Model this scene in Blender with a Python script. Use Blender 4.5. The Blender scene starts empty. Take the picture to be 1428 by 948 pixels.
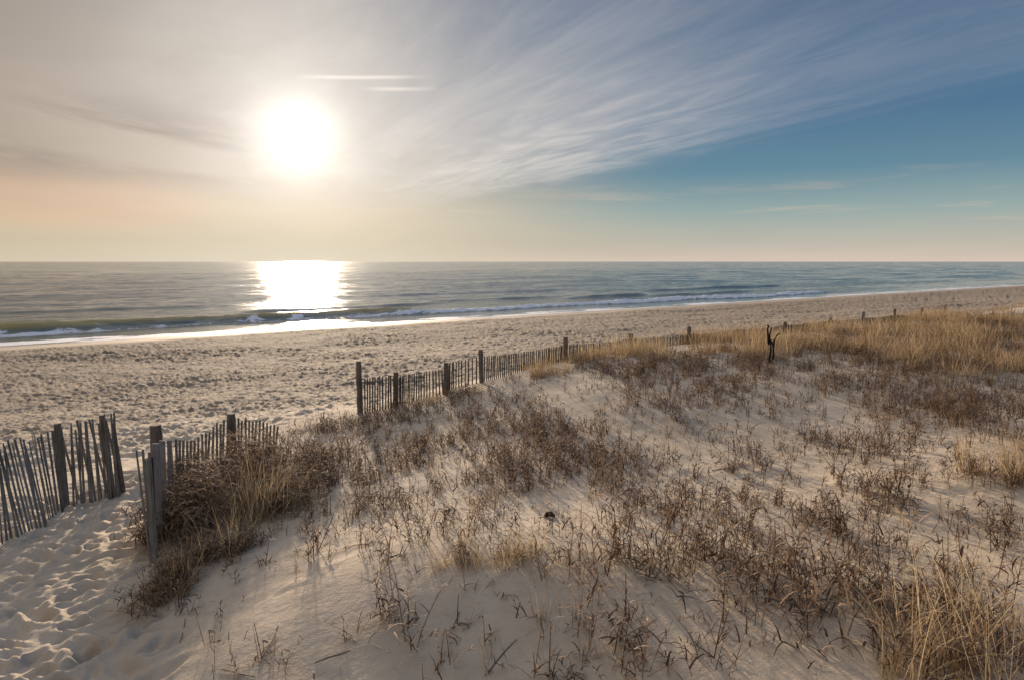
import bpy, math
import numpy as np

# ------------------------------------------------------------------ camera, sky, sun, exposure
S = bpy.context.scene
COL = S.collection
R = math.radians
FPX, U0, V0 = 947.0, 714.0, 474.0
PITCH = math.atan((474 - 365) / FPX)
CAMZ = 6.6
cam_d = bpy.data.cameras.new('camera'); cam = bpy.data.objects.new('camera', cam_d); COL.objects.link(cam)
cam_d.sensor_width = 36; cam_d.lens = 36 * FPX / 1428; cam_d.clip_start = .05; cam_d.clip_end = 90000
cam.location = (0, 0, CAMZ); cam.rotation_euler = (math.pi / 2 - PITCH, 0, 0)
S.camera = cam

def ray(u, v):
    a, b = (u - U0) / FPX, (V0 - v) / FPX
    d = np.array([a, math.cos(PITCH) + b * math.sin(PITCH), -math.sin(PITCH) + b * math.cos(PITCH)])
    return d / np.linalg.norm(d)
SUN = ray(416, 190)
SAZ, SEL = math.atan2(SUN[0], SUN[1]), math.asin(SUN[2])

S.view_settings.view_transform = 'Standard'; S.view_settings.look = 'None'
S.view_settings.exposure = 1.15; S.view_settings.gamma = 1; S.view_settings.use_curve_mapping = False
S.cycles.use_denoising = True
S.cycles.max_bounces = 5; S.cycles.diffuse_bounces = 3; S.cycles.glossy_bounces = 2; S.cycles.transmission_bounces = 2
S.cycles.sample_clamp_indirect = 4

def lin(r, g, b):
    f = lambda c: (c / 255 / 12.92) if c / 255 <= .04045 else ((c / 255 + .055) / 1.055) ** 2.4
    return (f(r), f(g), f(b), 1)

class NT:
    """small helper around a node tree"""
    def __init__(s, tree): s.t = tree; s.n = tree.nodes; s.l = tree.links
    def new(s, ty, **k):
        n = s.n.new(ty)
        for a, b in k.items(): setattr(n, a, b)
        return n
    def put(s, sock, val):
        if hasattr(val, 'links'): s.l.new(val, sock)
        else: sock.default_value = val
    def m(s, op, a, b=0.0, c=None, clamp=False):
        n = s.new('ShaderNodeMath', operation=op, use_clamp=clamp)
        s.put(n.inputs[0], a); s.put(n.inputs[1], b)
        if c is not None: s.put(n.inputs[2], c)
        return n.outputs[0]
    def mr(s, x, a, b, c=0.0, d=1.0, smooth=True):
        n = s.new('ShaderNodeMapRange', interpolation_type='SMOOTHSTEP' if smooth else 'LINEAR')
        for i, q in enumerate((x, a, b, c, d)): s.put(n.inputs[i], q)
        return n.outputs[0]
    def noise(s, vec, scale, detail=4, rough=.55, dist=0.0):
        n = s.new('ShaderNodeTexNoise'); s.put(n.inputs['Vector'], vec)
        s.put(n.inputs['Scale'], scale); n.inputs['Detail'].default_value = detail
        n.inputs['Roughness'].default_value = rough; n.inputs['Distortion'].default_value = dist
        return n.outputs[0]
    def ramp(s, x, stops):
        n = s.new('ShaderNodeValToRGB'); s.put(n.inputs[0], x); e = n.color_ramp.elements
        while len(e) < len(stops): e.new(.5)
        for q, (p, c) in zip(e, stops): q.position = p; q.color = c
        return n.outputs[0]
    def mix(s, f, a, b, blend='MIX'):
        n = s.new('ShaderNodeMix', data_type='RGBA', blend_type=blend)
        s.put(n.inputs[0], f); s.put(n.inputs[6], a); s.put(n.inputs[7], b)
        return n.outputs[2]
    def comb(s, x, y, z=0.0):
        n = s.new('ShaderNodeCombineXYZ')
        for i, q in enumerate((x, y, z)): s.put(n.inputs[i], q)
        return n.outputs[0]
    def sep(s, v):
        n = s.new('ShaderNodeSeparateXYZ'); s.l.new(v, n.inputs[0]); return n.outputs

def build_world():
    w = bpy.data.worlds.new('World'); S.world = w; w.use_nodes = True
    t = NT(w.node_tree); t.n.clear()
    out = t.new('ShaderNodeOutputWorld'); bg = t.new('ShaderNodeBackground'); t.l.new(bg.outputs[0], out.inputs[0])
    tc = t.new('ShaderNodeTexCoord').outputs['Generated']
    X, Y, Z = t.sep(tc)
    el = t.m('MULTIPLY', t.m('ARCSINE', Z), 57.2958)
    az = t.m('MULTIPLY', t.m('ARCTAN2', X, Y), 57.2958)
    zc = t.m('MAXIMUM', Z, 0.02)
    PX = t.m('DIVIDE', X, zc); PY = t.m('DIVIDE', Y, zc)
    c = t.m('ADD', t.m('MULTIPLY', PX, .913), t.m('MULTIPLY', PY, .407))       # across the cirrus streaks
    s = t.m('ADD', t.m('MULTIPLY', PX, .407), t.m('MULTIPLY', PY, -.913))      # along them
    e01 = t.m('DIVIDE', el, 30.0, clamp=True)
    k = lambda d: d / 30
    right = t.ramp(e01, [(0, lin(216, 198, 182)), (k(1.6), lin(190, 186, 172)), (k(4), lin(150, 170, 168)), (k(7), lin(103, 139, 157)),
                         (k(11), lin(80, 117, 148)), (k(20), lin(64, 97, 133)), (1, lin(62, 92, 130))])
    left = t.ramp(e01, [(0, lin(210, 196, 172)), (k(1.5), lin(203, 188, 160)), (k(4.0), lin(208, 189, 160)), (k(6.5), lin(190, 172, 150)),
                        (k(11), lin(180, 166, 153)), (k(18), lin(152, 142, 133)), (1, lin(146, 140, 138))])
    peach = t.m('MULTIPLY', t.mr(az, -20, -30), t.m('MULTIPLY', t.mr(el, 1.6, 3.6), t.mr(el, 7.2, 5.2)))
    left = t.mix(t.m('MULTIPLY', peach, .6), left, lin(222, 183, 152))
    lr = t.mr(t.m('ADD', az, t.m('MULTIPLY', el, .5)), -15, 19)
    base = t.mix(lr, left, right)
    # thin cirrus veil, lying on one flat layer high above
    n1 = t.noise(t.comb(t.m('MULTIPLY', c, 1.0), t.m('MULTIPLY', s, .30)), 1.0, 7, .58, 1.1)
    n2 = t.noise(t.comb(t.m('MULTIPLY', c, 3.2), t.m('MULTIPLY', s, .62), 3.0), 1.6, 8, .6, .9)
    cw = t.m('ADD', c, t.m('MULTIPLY', t.m('SUBTRACT', n1, .5), 2.4))
    edge = t.mr(cw, 4.8, 2.6)
    rim = t.m('MULTIPLY', t.mr(cw, 4.3, 3.7), t.mr(cw, 2.0, 3.5))
    body = t.mr(n1, .3, .72)
    fine = t.mr(n2, .36, .74)
    lown = t.mr(el, 2.5, 8)
    veil = t.m('MULTIPLY', edge, t.m('ADD', t.m('MULTIPLY', t.m('MULTIPLY', t.m('ADD', t.m('MULTIPLY', body, .6), .4), t.mr(el, 24, 9, .6, 1.0)), .52), t.m('MULTIPLY', t.m('MULTIPLY', fine, t.mr(az, -22, 2, .35, 1.0)), .10)))
    veil = t.m('ADD', veil, t.m('MULTIPLY', t.m('MULTIPLY', rim, t.mr(n2, .2, .65)), .36))
    veil = t.m('MULTIPLY', veil, t.m('MULTIPLY', lown, t.mr(az, 34, 2, .38, 1.0)), clamp=True)
    vc = t.mix(t.mr(az, 0, 27), lin(222, 214, 207), lin(164, 168, 178))
    vc = t.mix(t.mr(az, -18, -38), vc, lin(158, 146, 134))
    col = t.mix(veil, base, vc)
    # long grey-mauve bands low on the warm side, small wisps near the horizon
    n3 = t.noise(t.comb(t.m('MULTIPLY', az, .035), t.m('ADD', t.m('MULTIPLY', el, .22), t.m('MULTIPLY', az, .022)), 7.0), 1.0, 6, .6, .4)
    band = t.m('MULTIPLY', t.mr(n3, .40, .58), t.m('MULTIPLY', t.mr(az, -14, -30), t.m('MULTIPLY', t.mr(el, 4.6, 8), t.mr(el, 13, 9))))
    col = t.mix(t.m('MULTIPLY', band, .8), col, lin(140, 126, 116))
    n4 = t.noise(t.comb(t.m('MULTIPLY', az, .06), t.m('MULTIPLY', el, .8), 2.0), 1.0, 5, .6, .3)
    wisp = t.m('MULTIPLY', t.mr(n4, .56, .70), t.m('MULTIPLY', t.mr(el, 1.5, 3), t.mr(el, 8, 4)))
    col = t.mix(t.m('MULTIPLY', wisp, .28), col, lin(226, 196, 170))
    n5 = t.noise(t.comb(t.m('MULTIPLY', az, .05), t.m('MULTIPLY', el, .3), 11.0), 1.0, 5, .6, .6)
    col = t.mix(t.m('MULTIPLY', t.mr(n5, .4, .75), .08), col, lin(120, 120, 128))
    for (ua, ub, v, amp) in ((398, 610, 107, .5), (488, 625, 124, .5)):           # two short contrails
        ra, rb = ray(ua, v), ray(ub, v)
        e0 = math.degrees(math.asin(ra[2])); e1 = math.degrees(math.asin(rb[2]))
        a0 = math.degrees(math.atan2(ra[0], ra[1])); a1 = math.degrees(math.atan2(rb[0], rb[1]))
        line = t.m('ADD', e0, t.m('MULTIPLY', t.m('SUBTRACT', az, a0), (e1 - e0) / (a1 - a0)))
        dd = t.m('ABSOLUTE', t.m('SUBTRACT', el, line))
        mk = t.m('MULTIPLY', t.mr(dd, .22, .03), t.m('MULTIPLY', t.mr(az, a0, a0 + 4), t.mr(az, a1, a1 - 5)))
        col = t.mix(t.m('MULTIPLY', mk, amp), col, lin(244, 232, 222))
    # glare of the sun through the veil
    dot = t.new('ShaderNodeVectorMath', operation='DOT_PRODUCT'); t.l.new(tc, dot.inputs[0]); dot.inputs[1].default_value = tuple(SUN)
    th = t.m('MULTIPLY', t.m('ARCCOSINE', t.m('MINIMUM', dot.outputs['Value'], 1.0)), 57.2958)
    core = t.m('EXPONENT', t.m('MULTIPLY', t.m('POWER', t.m('DIVIDE', th, 2.5), 1.6), -1.0))
    halo = t.m('EXPONENT', t.m('MULTIPLY', th, -1 / 4.6))
    wide = t.m('EXPONENT', t.m('MULTIPLY', t.m('POWER', t.m('DIVIDE', th, 15.0), 2.0), -1.0))
    def add(cin, f, c3):
        return t.mix(f, cin, tuple(c3) + (1,), 'ADD')
    col = add(col, core, (.75, .72, .66))
    n = t.new('ShaderNodeMix', data_type='RGBA', blend_type='ADD'); n.clamp_factor = False
    col = t.mix(halo, col, (.38, .36, .32, 1), 'ADD')
    col = t.mix(wide, col, (.20, .19, .17, 1), 'ADD')
    # Nishita sky: a small share of the dome high overhead
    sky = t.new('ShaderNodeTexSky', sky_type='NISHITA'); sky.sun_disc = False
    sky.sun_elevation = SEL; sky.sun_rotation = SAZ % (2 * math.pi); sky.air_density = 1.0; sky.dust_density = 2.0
    ten = t.new('ShaderNodeVectorMath', operation='SCALE'); t.l.new(col, ten.inputs[0]); t.put(ten.inputs['Scale'], t.mr(el, 27, 58, 3.0, 12.5))  # upper dome, out of view, brightened to add ambient fill on the ground
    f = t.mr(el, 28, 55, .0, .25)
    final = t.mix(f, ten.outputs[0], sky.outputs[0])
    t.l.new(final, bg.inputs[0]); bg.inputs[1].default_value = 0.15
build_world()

sd = bpy.data.lights.new('sun', 'SUN'); sun = bpy.data.objects.new('sun', sd); COL.objects.link(sun)
sd.energy = 3.9; sd.angle = R(2.0); sd.color = (1, .80, .59)
from mathutils import Vector
sun.rotation_euler = Vector(tuple(-SUN)).to_track_quat('-Z', 'Y').to_euler(); sun.location = (-20, 60, 30)

# ------------------------------------------------------------------ helpers
rng = np.random.default_rng(11)

def tag(o, label=None, cat=None, group=None, kind=None):
    if label: o['label'] = label
    if cat: o['category'] = cat
    if group: o['group'] = group
    if kind: o['kind'] = kind
    return o

def mesh_np(name, V, F, mat, attrs=None, smooth=False):
    """V (n,3), F (m,4) or (m,3)"""
    me = bpy.data.meshes.new(name); V = np.asarray(V, dtype=np.float32); F = np.asarray(F, dtype=np.int32)
    k = F.shape[1]
    me.vertices.add(len(V)); me.vertices.foreach_set('co', V.ravel())
    me.loops.add(F.size); me.loops.foreach_set('vertex_index', F.ravel())
    me.polygons.add(len(F)); me.polygons.foreach_set('loop_start', np.arange(len(F), dtype=np.int32) * k)
    if smooth: me.polygons.foreach_set('use_smooth', np.ones(len(F), dtype=bool))
    for an, av in (attrs or {}).items():
        a = me.attributes.new(an, 'FLOAT', 'POINT'); a.data.foreach_set('value', np.asarray(av, dtype=np.float32).ravel())
    me.update(calc_edges=True)
    if mat: me.materials.append(mat)
    return me

def link(name, me, parent=None, loc=(0, 0, 0)):
    o = bpy.data.objects.new(name, me); COL.objects.link(o); o.location = loc
    if parent: o.parent = parent
    return o
def empty(name, loc):
    o = bpy.data.objects.new(name, None); o.empty_display_size = .2; COL.objects.link(o); o.location = loc; return o

def h2(ix, iy, seed):
    n = (ix.astype(np.int64) * 374761393 + iy.astype(np.int64) * 668265263 + seed * 1442695041) & 0xffffffff
    n = ((n ^ (n >> 13)) * 1274126177) & 0xffffffff
    n = ((n ^ (n >> 16)) * 2246822519) & 0xffffffff
    return ((n ^ (n >> 15)) & 0xffffff) / float(0xffffff)
def vn(x, y, seed=0):
    ix, iy = np.floor(x), np.floor(y); fx, fy = x - ix, y - iy
    fx = fx * fx * fx * (fx * (fx * 6 - 15) + 10); fy = fy * fy * fy * (fy * (fy * 6 - 15) + 10)
    a, b, c_, d = h2(ix, iy, seed), h2(ix + 1, iy, seed), h2(ix, iy + 1, seed), h2(ix + 1, iy + 1, seed)
    return (a + (b - a) * fx) * (1 - fy) + (c_ + (d - c_) * fx) * fy - .5
def fbm(x, y, seed=0, oc=4, g=.5):
    r = 0; a = 1.0
    for i in range(oc):
        ca, sa = math.cos(i * 1.1), math.sin(i * 1.1)
        r = r + a * vn((x * ca - y * sa) * 2 ** i + 13.7 * i, (x * sa + y * ca) * 2 ** i, seed + i); a *= g
    return r
def pits(x, y, cell, seed, rad, rot=0.0, stretch=1.6, rim=.55):
    """field of trodden footprints: hollows with pushed-up rims on a jittered grid"""
    X_, Y_ = x / cell, y / cell; ix, iy = np.floor(X_), np.floor(Y_); out = np.zeros_like(x)
    for dx in (-1, 0, 1):
        for dy in (-1, 0, 1):
            cx, cy = ix + dx, iy + dy
            ox = (cx + h2(cx, cy, seed) - X_) * cell; oy = (cy + h2(cx, cy, seed + 1) - Y_) * cell
            th = rot + (h2(cx, cy, seed + 2) - .5) * 2.2
            a = np.cos(th) * ox + np.sin(th) * oy; b = -np.sin(th) * ox + np.cos(th) * oy
            rr = rad * (.6 + .8 * h2(cx, cy, seed + 3)); d2 = (a / (rr * stretch)) ** 2 + (b / rr) ** 2
            dep = .35 + .9 * h2(cx, cy, seed + 4)
            out += dep * (-np.exp(-d2 * 1.4) + rim * np.exp(-(np.sqrt(d2 + 1e-6) - 1.55) ** 2 * 5))
    return out
def sst(x, a, b):
    t_ = np.clip((x - a) / (b - a), 0, 1); return t_ * t_ * (3 - 2 * t_)

# shore frame: p runs along the waterline, q out to sea
SP = np.array([.8, .6]); SQ = np.array([-.6, .8])
def pq(x, y): return SP[0] * x + SP[1] * y, SQ[0] * x + SQ[1] * y
def xy(p, q): return SP[0] * p + SQ[0] * q, SP[1] * p + SQ[1] * q

_qs = np.arange(-120, 400, 1.0)
_zr = np.interp(_qs, [-120, -40, 0, 8, 12.5, 14, 17, 20, 25, 32, 42, 54, 61, 66, 72, 90, 400],
                [7.5, 5, 3.9, 3.9, 3.95, 3.6, 2.7, 2.1, 1.7, 1.4, 1.1, .82, .5, 0.02, -.35, -1.5, -6])
_zs = np.convolve(np.pad(_zr, 1, 'edge'), [.25, .5, .25], 'valid')
def base_z(x, y):
    p, q = pq(x, y)
    z = np.interp(q, _qs, _zs)
    dune = 1 - sst(q, 13, 19)
    return z + dune * (.28 * sst(p, 6, 13) - .75 * (1 - sst(p, 1.5, 6)))

CP = [(75, 930, 3.45), (20, 930, 3.45), (160, 900, 3.42), (100, 850, 3.45), (20, 850, 3.5), (130, 760, 3.5), (200, 800, 3.4), (165, 697, 3.62), (20, 775, 3.58), (100, 710, 3.6), (185, 740, 3.55),
      (3, 757, 3.6), (-60, 800, 3.6), (215, 790, 3.36), (235, 850, 3.27), (300, 900, 3.1), (300, 780, 3.2), (230, 930, 3.3), (400, 900, 3.0), (400, 800, 3.0), (560, 940, 2.95), (560, 850, 2.8),
      (700, 940, 2.88), (700, 865, 2.76), (690, 785, 2.58), (620, 790, 2.63), (760, 790, 2.57), (560, 775, 2.7), (850, 815, 2.55), (480, 760, 2.92), (430, 700, 3.08), (600, 700, 2.78), (760, 710, 2.7), (900, 700, 2.62), (860, 900, 2.66),
      (1000, 900, 2.52), (1100, 800, 2.45), (1000, 760, 2.52), (1250, 900, 2.4), (1400, 940, 2.2), (1300, 780, 2.4), (1420, 800, 2.28),
      (500, 578, 3.1), (552, 571, 3.08), (622, 553, 2.98), (670, 536, 2.8), (730, 524, 2.65), (789, 508, 2.5), (880, 492, 2.42), (961, 482, 2.4), (450, 605, 3.25), (370, 640, 3.3), (320, 650, 3.3), (280, 700, 3.28), (600, 620, 2.98), (750, 610, 2.84),
      (850, 545, 2.5), (850, 600, 2.72), (980, 600, 2.62), (1000, 522, 2.42), (1100, 540, 2.42), (1100, 620, 2.6), (1200, 560, 2.5), (1300, 545, 2.45), (1400, 525, 2.35), (1400, 475, 2.3), (1250, 480, 2.35),
      (1380, 665, 2.2), (1200, 690, 2.48), (1100, 700, 2.55), (900, 505, 2.38), (250, 640, 3.35)]
def P_at(u, v, drop):
    d = ray(u, v); return d * (drop / -d[2])
cp = np.array([P_at(*c_) for c_ in CP]); cx_, cy_, cz_ = cp[:, 0], cp[:, 1], cp[:, 2] + CAMZ
LK = 1.35
def kern(r): return (1 + r / LK) * np.exp(-r / LK)
_K = kern(np.hypot(cx_[:, None] - cx_[None], cy_[:, None] - cy_[None])) + np.eye(len(cx_)) * .06
_W = np.linalg.solve(_K, cz_ - base_z(cx_, cy_))
def path_mask(x, y):
    xb = np.interp(y, [-5, 4, 6, 7.5, 10, 11.5], [-1.6, -2.5, -3.15, -4.05, -5.2, -5.4])
    return 1 - sst(x, xb - .35, xb + .5)
def terrain(x, y, detail=True):
    x = np.asarray(x, float); y = np.asarray(y, float); shp = x.shape; x = x.ravel(); y = y.ravel()
    z = base_z(x, y); near = np.hypot(x, y - 15) < 40
    xn, yn = x[near], y[near]; add = np.zeros(len(xn))
    for i in range(len(_W)): add += _W[i] * kern(np.hypot(xn - cx_[i], yn - cy_[i]))
    z[near] += add
    if detail:
        p, q = pq(x, y); far = np.hypot(x, y)
        beach = sst(q, 13.2, 15.5) * (1 - sst(q, 54 + 3 * vn(p / 9, q * 0, 5), 59 + 3 * vn(p / 9, q * 0, 5)))
        tread = np.clip(np.maximum(beach, path_mask(x, y) * (1 - sst(q, 12, 14))), 0, 1)
        dune = (1 - sst(q, 12.5, 15)) * (1 - tread)
        z += dune * (.05 * fbm(x / 1.3, y / 1.3, 3, 3) + .006 * fbm(x / .3, y / .22, 9, 2) + .010 * pits(x, y, .55, 40, .10) * (vn(x / 2.5, y / 2.5, 77) > .05))
        pth = tread * (1 - sst(q, 12, 14)); b = beach
        z += pth * (.085 * pits(x, y, .31, 20, .068, .15, 2.2, .3) + .035 * pits(x, y, .24, 31, .042, .15, 1.9, .25) + .028 * fbm(x / .9, y / .7, 8, 3))
        z += b * ((.014 + .014 * vn(x / 4, y / 4, 61)) * pits(x, y, .36, 22, .08, -.6, 1.9, .3) + .018 * pits(x, y, .20, 33, .05, -.6, 2.2) + .105 * (.8 + .9 * vn(x / 5, y / 3, 93)) * fbm(x / .27, y / .18, 91, 3, .8) + .12 * fbm(x / 3.2, y / 3.2, 12, 4, .5) + .03 * fbm(x / .8, y / .8, 18, 2))
        z += b * .25 * fbm(p / 22, q / 6, 51, 2)
    return z.reshape(shp)
def hit(u, v):
    """ground point under a photo pixel"""
    d = ray(u, v); a = 1.5; z = CAMZ
    ts = np.arange(2, 120, .02); pts = d[None] * ts[:, None]; g = terrain(pts[:, 0], pts[:, 1], False)
    below = np.nonzero(pts[:, 2] + CAMZ < g)[0]
    i = below[0] if len(below) else -1
    return pts[i, 0], pts[i, 1], float(terrain(pts[i:i + 1, 0] if i != -1 else pts[-1:, 0], pts[i:i + 1, 1] if i != -1 else pts[-1:, 1])[0])
def at(u, v, Y_):
    d = ray(u, v); return d * (Y_ / d[1]) + np.array([0, 0, CAMZ])
def proj(x, y, z):
    zz = z - CAMZ; f_ = y * math.cos(PITCH) - zz * math.sin(PITCH); up = y * math.sin(PITCH) + zz * math.cos(PITCH)
    f_ = np.maximum(f_, 1e-3)
    return U0 + FPX * x / f_, V0 - FPX * up / f_

# ------------------------------------------------------------------ materials
def mat(name):
    m_ = bpy.data.materials.new(name); m_.use_nodes = True; t = NT(m_.node_tree)
    b = next(n for n in t.n if n.type == 'BSDF_PRINCIPLED'); return m_, t, b
def bump(t, b, h, dist, strength=1.0, normal=None):
    n = t.new('ShaderNodeBump'); t.put(n.inputs['Height'], h); n.inputs['Distance'].default_value = dist; n.inputs['Strength'].default_value = strength
    if normal is not None: t.l.new(normal, n.inputs['Normal'])
    if b is not None: t.l.new(n.outputs[0], b.inputs['Normal'])
    return n.outputs[0]

def sand_material():
    m_, t, b = mat('sand')
    geo = t.new('ShaderNodeNewGeometry').outputs['Position']; X, Y, Z = t.sep(geo)
    q = t.m('ADD', t.m('MULTIPLY', X, -.6), t.m('MULTIPLY', Y, .8)); p = t.m('ADD', t.m('MULTIPLY', X, .8), t.m('MULTIPLY', Y, .6))
    n1 = t.noise(geo, .6, 5); n2 = t.noise(geo, 9, 5, .6); n3 = t.noise(geo, 60, 2, .6)
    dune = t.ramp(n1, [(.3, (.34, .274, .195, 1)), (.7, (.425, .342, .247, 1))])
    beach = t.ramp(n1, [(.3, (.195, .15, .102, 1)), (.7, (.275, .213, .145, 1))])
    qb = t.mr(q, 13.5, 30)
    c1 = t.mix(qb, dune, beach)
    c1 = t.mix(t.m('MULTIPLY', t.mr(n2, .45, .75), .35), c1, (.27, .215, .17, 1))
    c1 = t.mix(t.m('MULTIPLY', t.mr(n3, .55, .75), .32), c1, (.17, .14, .12, 1))
    # wrack lines and patches of dark shell and weed litter on the upper beach
    w1 = t.noise(t.comb(t.m('MULTIPLY', p, .06), t.m('MULTIPLY', q, .55)), 1.0, 7, .68, .6)
    w2 = t.noise(geo, 1.6, 6, .75)
    wr = t.m('MULTIPLY', t.mr(w1, .50, .60), t.mr(w2, .38, .56))
    wr = t.m('MULTIPLY', wr, t.m('MULTIPLY', t.mr(q, 17, 26), t.mr(q, 60, 52)))
    c1 = t.mix(t.m('MULTIPLY', wr, .8), c1, (.075, .055, .04, 1))
    w3 = t.noise(t.comb(t.m('MULTIPLY', p, 1.1), t.m('MULTIPLY', q, 2.2)), 1.0, 5, .7)  # small dark dashes: litter, and shaded sides of sand lumps put into colour
    c1 = t.mix(t.m('MULTIPLY', t.mr(w3, .5, .68), t.m('MULTIPLY', t.mr(q, 16, 30), t.mr(q, 58, 54, 0, .6))), c1, (.13, .10, .08, 1))
    # wet swash sand
    wn = t.noise(t.comb(t.m('MULTIPLY', p, .1), 0.0), 1.0, 3)
    wq = t.m('ADD', q, t.m('MULTIPLY', t.m('SUBTRACT', wn, .5), 5))
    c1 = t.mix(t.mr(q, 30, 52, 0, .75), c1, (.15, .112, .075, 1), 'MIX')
    wet = t.mr(wq, 55.5, 58.5)
    c1 = t.mix(wet, c1, (.26, .195, .135, 1))
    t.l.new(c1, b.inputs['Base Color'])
    t.put(b.inputs['Roughness'], t.mr(wq, 56.5, 62, .95, .42)); b.inputs['Specular IOR Level'].default_value = .25
    h = t.m('ADD', t.m('MULTIPLY', t.noise(geo, 14, 4, .6), .7), t.m('MULTIPLY', n3, .25))
    h = t.m('MULTIPLY', h, t.mr(wet, 0, 1, 1, .05))
    hb = t.noise(t.comb(t.m('MULTIPLY', X, 4.5), t.m('MULTIPLY', Y, 5.5)), 1.0, 5, .7)
    h = t.m('ADD', h, t.m('MULTIPLY', hb, t.mr(q, 13.5, 18, 0, 4.0)))
    h = t.m('MULTIPLY', h, t.mr(wq, 56, 58, 1, .03))
    bump(t, b, h, .016, .8)
    return m_

def stem_material(name, stops, transl=.3, rough=.8):
    m_, t, b = mat(name)
    a = t.new('ShaderNodeAttribute', attribute_name='tone').outputs['Fac']
    c1 = t.ramp(a, stops); t.l.new(c1, b.inputs['Base Color']); b.inputs['Roughness'].default_value = rough; b.inputs['Specular IOR Level'].default_value = .25
    tr = t.new('ShaderNodeBsdfTranslucent'); t.l.new(c1, tr.inputs[0]); mx = t.new('ShaderNodeMixShader'); mx.inputs[0].default_value = transl
    out = next(n for n in t.n if n.type == 'OUTPUT_MATERIAL')
    t.l.new(b.outputs[0], mx.inputs[1]); t.l.new(tr.outputs[0], mx.inputs[2]); t.l.new(mx.outputs[0], out.inputs[0])
    return m_

def wood_material(name, dark, light, sx=1.0):
    m_, t, b = mat(name)
    tc = t.new('ShaderNodeTexCoord').outputs['Object']; X, Y, Z = t.sep(tc)
    v = t.comb(t.m('MULTIPLY', X, 60), t.m('MULTIPLY', Y, 60), t.m('MULTIPLY', Z, 3.0))
    g = t.noise(v, 1.0, 6, .65, .4); g2 = t.noise(tc, 2.3, 4, .6)
    c1 = t.ramp(t.m('ADD', t.m('MULTIPLY', g, .6), t.m('MULTIPLY', g2, .4)), [(.36, dark), (.62, light)])
    t.l.new(c1, b.inputs['Base Color']); b.inputs['Roughness'].default_value = .9; b.inputs['Specular IOR Level'].default_value = .2
    bump(t, b, g, .004, .9)
    return m_

MS = sand_material()
M_FORB = stem_material('dead_stem', [(0, (.030, .018, .011, 1)), (.5, (.098, .055, .031, 1)), (1, (.31, .195, .11, 1))], .2)
M_GOLD = stem_material('dry_grass', [(0, (.16, .10, .055, 1)), (.5, (.38, .27, .15, 1)), (1, (.64, .50, .31, 1))], .35)
M_STRAW = stem_material('lying_straw', [(0, (.10, .065, .045, 1)), (.5, (.22, .155, .105, 1)), (1, (.42, .33, .24, 1))], .2)
M_SLAT = wood_material('slat_wood', (.085, .078, .066, 1), (.26, .24, .205, 1))
M_FSLAT = wood_material('far_slat_wood', (.055, .044, .035, 1), (.17, .14, .11, 1))
M_GREY = wood_material('grey_board', (.11, .10, .10, 1), (.25, .235, .23, 1))
M_POST = wood_material('post_wood', (.06, .047, .037, 1), (.24, .19, .145, 1))
M_BLACK = wood_material('black_post_wood', (.008, .009, .011, 1), (.03, .03, .034, 1))
M_WIRE, _t, _b = mat('wire'); _b.inputs['Base Color'].default_value = (.09, .06, .045, 1); _b.inputs['Metallic'].default_value = .6; _b.inputs['Roughness'].default_value = .6

# ------------------------------------------------------------------ ground sheet
def build_ground():
    ang = np.concatenate([np.arange(-180, -60, 3), np.arange(-60, -44, .5), np.arange(-44, 44, .095), np.arange(44, 60, .5), np.arange(60, 180, 3)])
    ang = np.radians(ang)
    r = np.concatenate([np.linspace(.25, 3.4, 16), 3.5 * np.exp(np.arange(0, math.log(110 / 3.5), .0058)), 111 * np.exp(np.arange(0, math.log(60), .05))])
    A, RR = np.meshgrid(ang, r); x = np.sin(A) * RR; y = np.cos(A) * RR
    z = terrain(x, y)
    na, nr = len(ang), len(r)
    V = np.stack([x, y, z], -1).reshape(-1, 3)
    i = np.arange(nr - 1)[:, None] * na; j = np.arange(na)[None]; jn = (j + 1) % na
    F = np.stack([i + j, i + jn, i + na + jn, i + na + j], -1).reshape(-1, 4)[:, ::-1]
    c0 = len(V); V = np.vstack([V, [[0, 0, float(terrain(np.array([0.]), np.array([0.]))[0])]]])
    me = mesh_np('sand', V, F, MS, smooth=True)
    tag(link('sand', me), 'pale beach and dune sand', None, kind='structure')
build_ground()

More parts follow.
